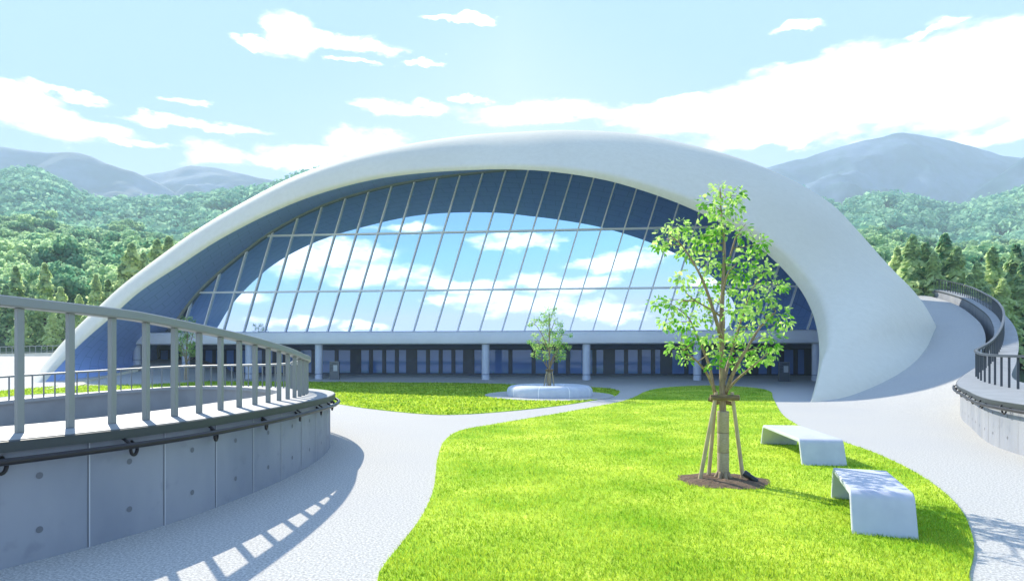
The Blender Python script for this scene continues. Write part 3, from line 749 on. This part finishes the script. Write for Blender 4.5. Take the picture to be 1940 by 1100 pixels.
def stakes():
    X0, D0 = TR
    o = empty('tree_stakes', (X0, D0, 0), 'three timber stakes and cross logs propping the young tree on the foreground lawn', 'tree support', 'timber tree supports')
    def T(px, py, dy): x_, y_, z_ = U(px, py, D0); return Vector((x_, y_+dy, z_))
    for (a_, c_) in (((1322, 921, -.06), (1353, 742, -.10)), ((1349, 906, .18), (1361, 742, .10)), ((1408, 914, -.02), (1384, 742, -.06))):
        p, q = T(*a_), T(*c_); p = Vector((p.x, p.y, -.03)); MB().tube([p, p.lerp(q, .5), q], [.030, .028, .024], 10).build('stake', M['stake'], o, smooth=True, ang=50)
    for (a_, c_, r) in (((1341, 751, -.115), (1394, 752, -.12), .042), ((1347, 757, .12), (1388, 764, -.02), .032)):
        p, q = T(*a_), T(*c_); ax = (q-p).normalized()
        lg = MB().tube([p, p.lerp(q, .3), p.lerp(q, .7), q], [r*.92, r, r*.96, r], 12).build('cross_log', M['log'], o, smooth=True, ang=50)
        MB().tube([q+ax*.0015, q+ax*.004], r*.97, 12).build('cut_end', M['log_end'], lg)
    return o
K1 = stakes()
def set_labels(o, label): o['label'] = label; return o
T2 = set_labels(copy_tree(T1), 'small young tree growing out of the round stone planter'); T2.location = (PC[0], PC[1], .10); T2.scale = (.94,)*3
K2 = set_labels(copy_tree(K1), 'dark timber stakes and cross logs around the tree in the round stone planter'); K2.location = T2.location; K2.scale = (.90,)*3
q = G(373, 721); 
T3 = set_labels(copy_tree(T1), 'slim pale young tree standing behind the left railings in front of the entrance'); T3.location = (q[0], q[1]-1.5, 0); T3.rotation_euler = (0, 0, 2.1); T3.scale = (1.2, 1.2, 1.12)
K3 = set_labels(copy_tree(K1), 'timber stakes around the slim tree behind the left railings'); K3.location = T3.location; K3.rotation_euler = (0, 0, 2.1)
# soil around the foreground tree
pts = []
b = MB(); NN = 72; rings = [0, .25, .5, .75, 1]
vs = [(TR[0], TR[1]-.02, .05)]
for r in rings[1:]:
    for k in range(NN):
        a_ = 2*math.pi*k/NN; j = 1+.05*math.sin(5*a_+1)+.035*math.sin(11*a_)+rng.normal(0, .022)
        rx, ry = .64*r*(j if r == 1 else 1), .60*r*(j if r == 1 else 1)
        vs.append((TR[0]+rx*math.cos(a_), TR[1]-.02+ry*math.sin(a_), .05*(1-r**3)+.024+rng.normal(0, .006)*(r < 1)))
fs = [(0, 1+k, 1+(k+1) % NN) for k in range(NN)]
for i in range(3):
    for k in range(NN): fs.append((1+i*NN+k, 1+(i+1)*NN+k, 1+(i+1)*NN+(k+1) % NN, 1+i*NN+(k+1) % NN))
so = b.add(vs, fs).build('soil', M['soil'], smooth=True); tag(so, kind='structure')
# garden spotlight
q = G(1420, 917)
SP = empty('garden_spotlight', (q[0], q[1], 0), 'small black spotlight on a spike in the soil beside the foreground tree', 'light')
c = Vector((q[0]+.02, q[1], .10)); ax = Vector((-.72, .25, .5)).normalized()
MB().tube([c-ax*.10, c-ax*.095, c+ax*.03, c+ax*.035, c+ax*.11, c+ax*.115], [.032, .040, .040, .047, .047, .043], 14).build('lamp_head', M['lamp'], SP, smooth=True, ang=40)
MB().tube([c+ax*.1155, c+ax*.117], .038, 14).build('lens', M['lens'], SP)
MB().tube([c-ax*.05, c-ax*.05+Vector((.0, 0, -.05)), (c.x+.035, c.y, -.02)], [.012, .012, .008], 8).build('spike', M['lamp'], SP, smooth=True)

# ------------------------------------------------------------------ planter ring
PL = empty('round_planter', (PC[0], PC[1], 0), 'round white stone planter seat with rounded rim around the small tree', 'planter')
prof = [(1.93, .02), (1.96, .10), (1.95, .30), (1.90, .41), (1.78, .49), (1.58, .53), (1.30, .53), (1.19, .50), (1.11, .40), (1.07, .14)]
nS = 9
for k in range(nS):
    a0, a1 = 2*math.pi*k/nS+.22+.004, 2*math.pi*(k+1)/nS+.22-.004
    rows = [[(PC[0]+r*math.cos(a_), PC[1]+r*math.sin(a_), z) for r, z in prof] for a_ in np.linspace(a0, a1, 12)]
    b = MB().loft(rows); m_ = len(prof); b.f += [tuple(range(m_))[::-1], tuple(range(11*m_, 12*m_))]; b.m += [0, 0]
    b.build('seat_block', M['planter'], PL, smooth=True, ang=60)
b = MB()
jp = [(r+.004 if i < 6 else r, z+.003) for i, (r, z) in enumerate(prof)]
for k in range(nS):
    a_ = 2*math.pi*k/nS+.22
    rows = [[(PC[0]+r*math.cos(q_), PC[1]+r*math.sin(q_), z) for r, z in jp] for q_ in (a_-.011, a_+.011)]
    MB().loft(rows).build('joint_strip', M['white'], PL)
MB().lathe((PC[0], PC[1], .1), [(.95, 0), (.95, .06), (.4, .10)], 24).build('soil_fill', M['soil'], PL, smooth=True)

# ------------------------------------------------------------------ woods
def quads(C, Nn, size, r_):
    n_ = len(C); t = r_.normal(size=(n_, 3)); a = np.cross(Nn, t); a /= np.linalg.norm(a, axis=1)[:, None]+1e-9; b_ = np.cross(Nn, a); b_ /= np.linalg.norm(b_, axis=1)[:, None]+1e-9
    s = np.asarray(size).reshape(-1, 1)
    V = np.stack([C-a*s-b_*s*.55, C+a*s*.9-b_*s*.7, C+a*s+b_*s*.55, C-a*s*.8+b_*s*.75], 1).reshape(-1, 3)
    return V, np.arange(4*n_).reshape(-1, 4)
def broad_parts(seed):
    r_ = np.random.default_rng(seed); H = 10
    Cs = []; Ns = []; tn = []
    lobes = [(np.array([0, 0, 6.6]), 2.6)]
    for k in range(12):
        a = k*2.4+r_.random(); rr_ = 1.6+1.7*r_.random(); z = 4.2+4.6*r_.random()
        lobes.append((np.array([rr_*math.cos(a), rr_*math.sin(a), z]), 1.1+.9*r_.random()))
    for c, R in lobes:
        n_ = int(95*R); d = r_.normal(size=(n_, 3)); d /= np.linalg.norm(d, axis=1)[:, None]
        Cs.append(c+d*R*(.72+.36*r_.random((n_, 1)))*np.array([1, 1, .85])); Ns.append(d+r_.normal(size=(n_, 3))*.5)
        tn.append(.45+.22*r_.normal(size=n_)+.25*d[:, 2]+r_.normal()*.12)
    C = np.vstack(Cs); Nn = np.vstack(Ns); Nn /= np.linalg.norm(Nn, axis=1)[:, None]
    V, Q = quads(C, Nn, .20+.22*r_.random(len(C)), r_); return V, Q, np.concatenate(tn)
def conifer_parts(seed):
    r_ = np.random.default_rng(seed); n_ = 1150; t = r_.random(n_)**.8
    z = 1.2+9.8*t; rad = (2.1*(1-t)**.85+.12)*(.55+.55*r_.random(n_))*(1+.28*np.sin(z*3.6+r_.random()*6)); a = r_.random(n_)*2*math.pi
    rad *= 1+.25*np.sin(a*3+z*1.7)
    C = np.stack([rad*np.cos(a), rad*np.sin(a), z-.18*rad], 1); Nn = np.stack([np.cos(a)*.7, np.sin(a)*.7, .7+0*a], 1)+r_.normal(size=(n_, 3))*.4; Nn /= np.linalg.norm(Nn, axis=1)[:, None]
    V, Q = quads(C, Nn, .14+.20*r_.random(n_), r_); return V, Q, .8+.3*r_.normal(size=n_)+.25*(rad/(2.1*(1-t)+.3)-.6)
protoB = []; protoC = []
def proto(kind, seed):
    nm = 'broadleaf_tree' if kind == 'b' else 'conifer_tree'
    o = empty(nm, (0, 0, 0), 'x', 'tree')
    V, Q, tn = broad_parts(seed) if kind == 'b' else conifer_parts(seed)
    np_mesh('crown', V, Q, M['broad' if kind == 'b' else 'conifer'], o, attr=tn)
    b = MB().tube([(0, 0, -1), (.05, 0, 2), (0, .1, 5), (0, 0, 7.5)], [.28, .22, .16, .05], 7)
    if kind == 'b':
        for k in range(4):
            a = k*1.6; b.tube([(0, 0, 3+k*.5), (1.0*math.cos(a), 1.0*math.sin(a), 5+k*.4), (1.9*math.cos(a), 1.9*math.sin(a), 6.2+k*.4)], [.11, .08, .03], 5)
    b.build('trunk', M['trunk_far'], o, smooth=True); return o
for k in range(5): protoB.append([proto('b', 20+k), False])
for k in range(4): protoC.append([proto('c', 60+k), False])
def plant(kind, x, y, z, h, lab, grp):
    ls = protoB if kind == 'b' else protoC; e = random.choice(ls)
    if not e[1]: o = e[0]; e[1] = True
    else: o = copy_tree(e[0])
    o.location = (x, y, z); s_ = h/(10 if kind == 'b' else 11); o.scale = (s_*random.uniform(.9, 1.2), s_*random.uniform(.9, 1.2), s_); o.rotation_euler = (0, 0, random.uniform(0, 6.28))
    tag(o, lab, 'tree', grp)
LB = {('b', 0): 'broadleaf tree with rounded green crown in the wood left of the hall', ('b', 1): 'broadleaf tree with rounded green crown in the wood right of the hall',
      ('c', 0): 'narrow pointed conifer at the front of the wood left of the hall', ('c', 1): 'narrow pointed conifer at the front of the wood right of the hall'}
GB = {('b', 0): 'broadleaf trees of the left wood', ('b', 1): 'broadleaf trees of the right wood', ('c', 0): 'conifers of the left wood', ('c', 1): 'conifers of the right wood'}
def dome_py(px):                                  # top outline of the hall, to leave out trees it hides
    return np.interp(px, [55, 133, 188, 311, 470, 668, 1500, 1625, 1732, 1776], [744, 634, 580, 479, 378, 297, 340, 437, 552, 636])
cntB = [0, 0]
for sidei, (p0, p1, d0) in enumerate(((-110, 560, 82), (1560, 2080, 64))):
    d = d0
    while d < 318:
        st = (6.4+d*.008)*F/d; p = p0+random.uniform(0, st)
        while p < p1:
            dd = d+random.uniform(-.04, .04)*d; pp_ = p+random.uniform(-.3, .3)*st; x = (pp_-CX)/F*dd; z = hill(x, dd); h = random.uniform(8.5, 12.5)*(1 if d > 105 else .75)
            top = HY-(z+h-CH)*F/dd
            if (pp_ < 55 or pp_ > 1790 or top < dome_py(pp_)+25) and not (sidei == 1 and x < right_edge(dd)+3) and not (sidei == 1 and dd < 90 and x < 41 and dd > 30):
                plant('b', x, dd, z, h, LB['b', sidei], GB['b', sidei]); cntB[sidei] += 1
            p += st
        d *= 1.105 if d > 75 else 1.13
con = [(12, 540, 95), (30, 505, 110), (85, 500, 92), (115, 545, 88), (60, 560, 84), (150, 560, 86), (182, 520, 90), (205, 530, 98), (250, 462, 100), (232, 500, 96), (272, 480, 104), (298, 455, 120), (160, 600, 72), (40, 590, 74), (100, 590, 72), (320, 450, 125),
       (1728, 448, 84), (1752, 462, 88), (1790, 445, 88), (1812, 470, 80), (1838, 520, 70), (1852, 500, 76), (1880, 470, 84), (1925, 465, 72), (1938, 500, 66), (1900, 530, 64), (1868, 545, 62), (1700, 470, 96), (1770, 480, 78), (1955, 470, 70)]
for px, py, d in con:
    d = (66 if px < CX else 52)+(d-60)*.22
    sidei = int(px > CX); x = (px-CX)/F*d; z = hill(x, d); top = CH+(HY-py)*d/F
    h = min(15, max(8, top-z))
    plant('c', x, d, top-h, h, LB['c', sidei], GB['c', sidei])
for e in protoB+protoC:
    if not e[1]: bpy.data.objects.remove(e[0])
# far-off woods on the hills: one mass
r_ = np.random.default_rng(5)
n_t = 60; dt = r_.normal(size=(n_t, 3)); dt[:, 2] = np.abs(dt[:, 2])*1.1-.25; dt /= np.linalg.norm(dt, axis=1)[:, None]
Vs = []; tns = []
for (p0, p1, n_c) in ((-250, 760, 1700), (1450, 2250, 1400)):
    for _ in range(n_c):
        d = 300*(760/300)**r_.random(); p = p0+(p1-p0)*r_.random(); x = (p-CX)/F*d; z = hill(x, d)
        R = (4.2+2.6*r_.random())*(.8+d/900)
        C = np.array([x, d, z+2.0])+dt[:, [0, 1, 2]]*np.array([R, R, R*1.05])*(.85+.3*r_.random((n_t, 1)))
        Nn = dt+r_.normal(size=(n_t, 3))*.35; Nn /= np.linalg.norm(Nn, axis=1)[:, None]
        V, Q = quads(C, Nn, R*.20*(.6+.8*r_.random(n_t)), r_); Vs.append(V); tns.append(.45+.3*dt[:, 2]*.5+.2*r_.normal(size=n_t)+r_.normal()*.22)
V = np.vstack(Vs)
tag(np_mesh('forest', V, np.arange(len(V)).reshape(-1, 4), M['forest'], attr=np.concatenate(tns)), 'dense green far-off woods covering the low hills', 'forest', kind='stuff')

# ------------------------------------------------------------------ mountains
def mountain(crest, d0, depth, seed, z0=40):
    c = np.array(crest, dtype=float); px = np.arange(c[0, 0], c[-1, 0]+1, 9.0); py = np.interp(px, c[:, 0], c[:, 1])
    k = np.ones(3)/3; py = np.convolve(np.pad(py, 1, mode='edge'), k, mode='valid')
    rows = []
    ts = np.linspace(-1, .5, 80)
    for t in ts:
        row = []
        for p, y in zip(px, py):
            d = d0+t*depth; x = (p-CX)/F*d0*(1+.12*t); zc = CH+(HY-y)/F*d0
            f = 1-abs(t)**1.15 if t < 0 else 1-(t/.5)**1.5
            nz = mnoise.fractal(Vector((x*.004+seed, d*.004, 0)), 1.0, 2.0, 5)
            rg = abs(mnoise.noise(Vector((x*.0055+seed*3, d*.0018, 3))))
            z = z0+(zc-z0)*max(0, f)+(nz*85-rg*105)*min(1, abs(t)*3)*(1-abs(t)*.3)+nz*9+8*mnoise.fractal(Vector((x*.02+seed, d*.02, 7)), 1.0, 2.0, 4)*min(1, abs(t)*4+.15)
            row.append((x, d, z))
        rows.append(row)
    o = MB().loft(rows, flip=False).build('mountain', M['mount'], smooth=True)
    return tag(o, kind='structure')
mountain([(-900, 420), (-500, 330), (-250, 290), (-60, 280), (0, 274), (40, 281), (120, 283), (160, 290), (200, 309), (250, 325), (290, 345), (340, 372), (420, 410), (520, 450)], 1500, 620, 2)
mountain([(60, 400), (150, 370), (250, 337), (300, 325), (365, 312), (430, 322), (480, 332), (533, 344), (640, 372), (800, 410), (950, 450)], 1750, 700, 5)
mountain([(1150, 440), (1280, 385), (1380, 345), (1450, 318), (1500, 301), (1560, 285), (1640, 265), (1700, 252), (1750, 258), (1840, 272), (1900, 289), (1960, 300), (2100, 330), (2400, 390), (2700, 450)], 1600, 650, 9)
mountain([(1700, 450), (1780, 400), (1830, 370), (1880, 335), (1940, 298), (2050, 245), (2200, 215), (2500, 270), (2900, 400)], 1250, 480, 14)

# ------------------------------------------------------------------ air
HZ = dict(density=.0005)
b = MB().box((0, 850, 310), (3600, 2400, 626))
hz = b.build('haze', None or mat('haze_air', (1, 1, 1)))
nt = hz.data.materials[0].node_tree; nt.nodes.clear()
o_ = nt.nodes.new('ShaderNodeOutputMaterial'); pv = nt.nodes.new('ShaderNodeVolumePrincipled')
pv.inputs['Color'].default_value = (.70, .88, 1, 1); pv.inputs['Density'].default_value = HZ['density']; pv.inputs['Anisotropy'].default_value = 0
nt.links.new(pv.outputs[0], o_.inputs['Volume'])
tag(hz, 'pale bluish haze in the air over the valley', 'haze', kind='stuff')

# ------------------------------------------------------------------ sun, sky, clouds
KX, KY = .80, 1.15                                 # shadow shift per metre of height: right, toward the viewer
sd_ = Vector((-KX, KY, 1)).normalized()
sun = bpy.data.lights.new('sun', 'SUN'); sun.energy = 3.7; sun.angle = math.radians(.5); sun.color = (1, .93, .80)
so = bpy.data.objects.new('sun', sun); COL.objects.link(so); so.rotation_euler = (-sd_).to_track_quat('-Z', 'Y').to_euler(); so.location = (0, 0, 60)
W = bpy.data.worlds.new('World'); S.world = W; W.use_nodes = True
nt = W.node_tree; bg = nt.nodes['Background']
def n(t, **k):
    q = nt.nodes.new(t)
    for a, v in k.items(): setattr(q, a, v)
    return q
def ln(a, b): nt.links.new(a, b)
def math_(op, a, b=None, c=None):
    q = n('ShaderNodeMath', operation=op)
    for i, v in enumerate((a, b, c)):
        if v is None: continue
        if isinstance(v, (int, float)): q.inputs[i].default_value = v
        else: ln(v, q.inputs[i])
    return q.outputs[0]
sky = n('ShaderNodeTexSky', sky_type='NISHITA'); sky.sun_disc = False
sky.sun_elevation = math.asin(sd_.z); sky.sun_rotation = math.atan2(sd_.x, sd_.y); sky.air_density = 1.0; sky.dust_density = .1; sky.ozone_density = 1.6
tc = n('ShaderNodeTexCoord'); D = tc.outputs['Generated']
# ragged cloud edges: the direction is disturbed by a fine noise before the cloud masses are looked up
wm = n('ShaderNodeMapping'); wm.inputs['Scale'].default_value = (1, 1, 2.2); ln(D, wm.inputs[0])
wn = n('ShaderNodeTexNoise'); wn.inputs['Scale'].default_value = 11; wn.inputs['Detail'].default_value = 8; wn.inputs['Roughness'].default_value = .62; ln(wm.outputs[0], wn.inputs['Vector'])
wo = n('ShaderNodeVectorMath', operation='SUBTRACT'); ln(wn.outputs['Color'], wo.inputs[0]); wo.inputs[1].default_value = (.5, .5, .5)
wx = n('ShaderNodeVectorMath', operation='MULTIPLY'); ln(wo.outputs[0], wx.inputs[0]); wx.inputs[1].default_value = (.11, .11, .05)
wa = n('ShaderNodeVectorMath', operation='ADD'); ln(D, wa.inputs[0]); ln(wx.outputs[0], wa.inputs[1]); DW = wa.outputs[0]
sep = n('ShaderNodeSeparateXYZ'); ln(D, sep.inputs[0])
def blob(px, py, wx, wy, refl=False):
    c = Vector(((px-CX)/F, 1, (HY-py)/F))
    sx, sy = wx/F/c.length, wy/F/c.length
    c.normalize()
    if refl: nn = Vector((-.10, -1, 0)).normalized(); c = c-2*c.dot(nn)*nn
    h = Vector((c.y, -c.x, 0)).normalized(); v = h.cross(c).normalized()
    d1 = n('ShaderNodeVectorMath', operation='DOT_PRODUCT'); ln(DW, d1.inputs[0]); d1.inputs[1].default_value = h/sx
    d2 = n('ShaderNodeVectorMath', operation='DOT_PRODUCT'); ln(DW, d2.inputs[0]); d2.inputs[1].default_value = v/sy
    # h is orthogonal to c; v too: offsets from the cloud centre
    a2 = math_('MULTIPLY', d1.outputs['Value'], d1.outputs['Value'])
    return math_('MULTIPLY_ADD', d2.outputs['Value'], d2.outputs['Value'], a2)
front = [(560, 68, 62, 36), (640, 78, 115, 14), (470, 78, 50, 9), (870, 38, 60, 7), (905, 30, 26, 7), (680, 119, 52, 5), (790, 118, 40, 5), (20, 175, 90, 22), (110, 171, 80, 9), (70, 225, 130, 32), (170, 240, 90, 16), (370, 236, 130, 9), (260, 268, 60, 5), (340, 190, 34, 6),
         (765, 207, 85, 17), (880, 190, 36, 7), (1030, 215, 150, 22), (970, 205, 60, 16), (420, 300, 70, 24), (690, 270, 75, 26), (600, 305, 110, 22), (520, 310, 60, 16), (1505, 55, 52, 12), (1760, 53, 60, 9), (1540, 165, 190, 45), (1700, 130, 180, 60), (1880, 120, 150, 75), (1330, 190, 190, 14), (1400, 225, 220, 28), (1600, 215, 260, 40), (1890, 250, 110, 22), (1480, 265, 80, 16), (1950, 170, 180, 70), (1300, 215, 130, 20), (1700, 200, 200, 45)]
back = [(980, 455, 90, 18), (640, 480, 150, 34), (720, 520, 130, 26), (560, 500, 70, 40), (870, 540, 130, 16), (1060, 535, 110, 24), (1150, 500, 110, 14), (1200, 485, 60, 14), (1000, 575, 180, 28), (1110, 585, 100, 20), (850, 575, 60, 12), (560, 606, 85, 13), (690, 615, 60, 9), (1180, 605, 60, 10), (1240, 470, 60, 10), (420, 560, 90, 20), (760, 430, 90, 12), (1350, 540, 60, 14)]
def field(lst, refl):
    acc = None
    for bl in lst:
        v = blob(*bl, refl=refl); acc = v if acc is None else math_('MINIMUM', acc, v)
    return math_('SUBTRACT', .72 if refl else 1.0, math_('MINIMUM', acc, 4.0))
ff = field(front, False); fb = field(back, True)
isf = math_('GREATER_THAN', sep.outputs[1], 0.0)
fsel = math_('ADD', math_('MULTIPLY', ff, isf), math_('MULTIPLY', fb, math_('SUBTRACT', 1.0, isf)))
mp = n('ShaderNodeMapping'); mp.inputs['Scale'].default_value = (1, 1, 3.0); ln(D, mp.inputs[0])
nz = n('ShaderNodeTexNoise'); nz.inputs['Scale'].default_value = 13; nz.inputs['Detail'].default_value = 10; nz.inputs['Roughness'].default_value = .64; ln(mp.outputs[0], nz.inputs['Vector'])
f = math_('ADD', fsel, math_('MULTIPLY_ADD', nz.outputs[0], 3.2, -1.65))
mr = n('ShaderNodeMapRange', interpolation_type='SMOOTHSTEP'); mr.inputs[1].default_value = -.45; mr.inputs[2].default_value = .95; ln(f, mr.inputs[0])
up = n('ShaderNodeMapRange'); up.inputs[1].default_value = .005; up.inputs[2].default_value = .03; ln(sep.outputs[2], up.inputs[0])
cl = math_('MULTIPLY', mr.outputs[0], up.outputs[0])
nz2 = n('ShaderNodeTexNoise'); nz2.inputs['Scale'].default_value = 16; nz2.inputs['Detail'].default_value = 6; ln(mp.outputs[0], nz2.inputs['Vector'])
cc = n('ShaderNodeMix', data_type='RGBA'); cc.inputs[6].default_value = (5.0, 5.1, 5.3, 1); cc.inputs[7].default_value = (8.0, 7.9, 7.7, 1)
mr2 = n('ShaderNodeMapRange'); mr2.inputs[1].default_value = .25; mr2.inputs[2].default_value = .55; ln(nz2.outputs[0], mr2.inputs[0]); ln(mr2.outputs[0], cc.inputs[0])
mx = n('ShaderNodeMix', data_type='RGBA'); ln(cl, mx.inputs[0]); cap = n('ShaderNodeMix', data_type='RGBA', blend_type='DARKEN'); cap.inputs[0].default_value = 1; sm = n('ShaderNodeMix', data_type='RGBA', blend_type='MULTIPLY'); sm.inputs[0].default_value = 1; ln(sky.outputs[0], sm.inputs[6]); gy = n('ShaderNodeMapRange'); gy.inputs[1].default_value = -.45; gy.inputs[2].default_value = .5; ln(sep.outputs[1], gy.inputs[0])
gm = n('ShaderNodeMix', data_type='RGBA'); gm.inputs[6].default_value = (.50, .62, .80, 1); gm.inputs[7].default_value = (1.45, 1.28, 1.27, 1); ln(gy.outputs[0], gm.inputs[0]); ln(gm.outputs[2], sm.inputs[7]); ln(sm.outputs[2], cap.inputs[6]); ab = math_('ABSOLUTE', sep.outputs[0])
hi = n('ShaderNodeMapRange', interpolation_type='SMOOTHSTEP'); hi.inputs[1].default_value = .06; hi.inputs[2].default_value = .46; ln(math_('MULTIPLY', sep.outputs[2], math_('MULTIPLY_ADD', ab, 1.1, .75)), hi.inputs[0])
cm = n('ShaderNodeMix', data_type='RGBA'); cm.inputs[6].default_value = (2.95, 3.2, 3.75, 1); cm.inputs[7].default_value = (1.2, 1.95, 3.65, 1); ln(hi.outputs[0], cm.inputs[0]); ln(cm.outputs[2], cap.inputs[7])
ln(cap.outputs[2], mx.inputs[6]); ln(cc.outputs[2], mx.inputs[7])
ln(mx.outputs[2], bg.inputs[0]); bg.inputs[1].default_value = .14

# ------------------------------------------------------------------ camera, colour
cam = bpy.data.cameras.new('camera'); co = bpy.data.objects.new('camera', cam); COL.objects.link(co); S.camera = co
co.location = (0, 0, CH); co.rotation_euler = (math.radians(90), 0, 0)
cam.sensor_width = 36; cam.lens = 36*F/1940; cam.shift_y = (HY-550)/1940; cam.clip_end = 6000; cam.clip_start = .05
S.view_settings.view_transform = 'Standard'; S.view_settings.look = 'None'; S.view_settings.exposure = 1.5; S.view_settings.gamma = 1
S.cycles.max_bounces = 6; S.cycles.volume_bounces = 1; S.cycles.diffuse_bounces = 3; S.cycles.transparent_max_bounces = 6
S.cycles.caustics_reflective = False; S.cycles.caustics_refractive = False; S.cycles.sample_clamp_indirect = 6
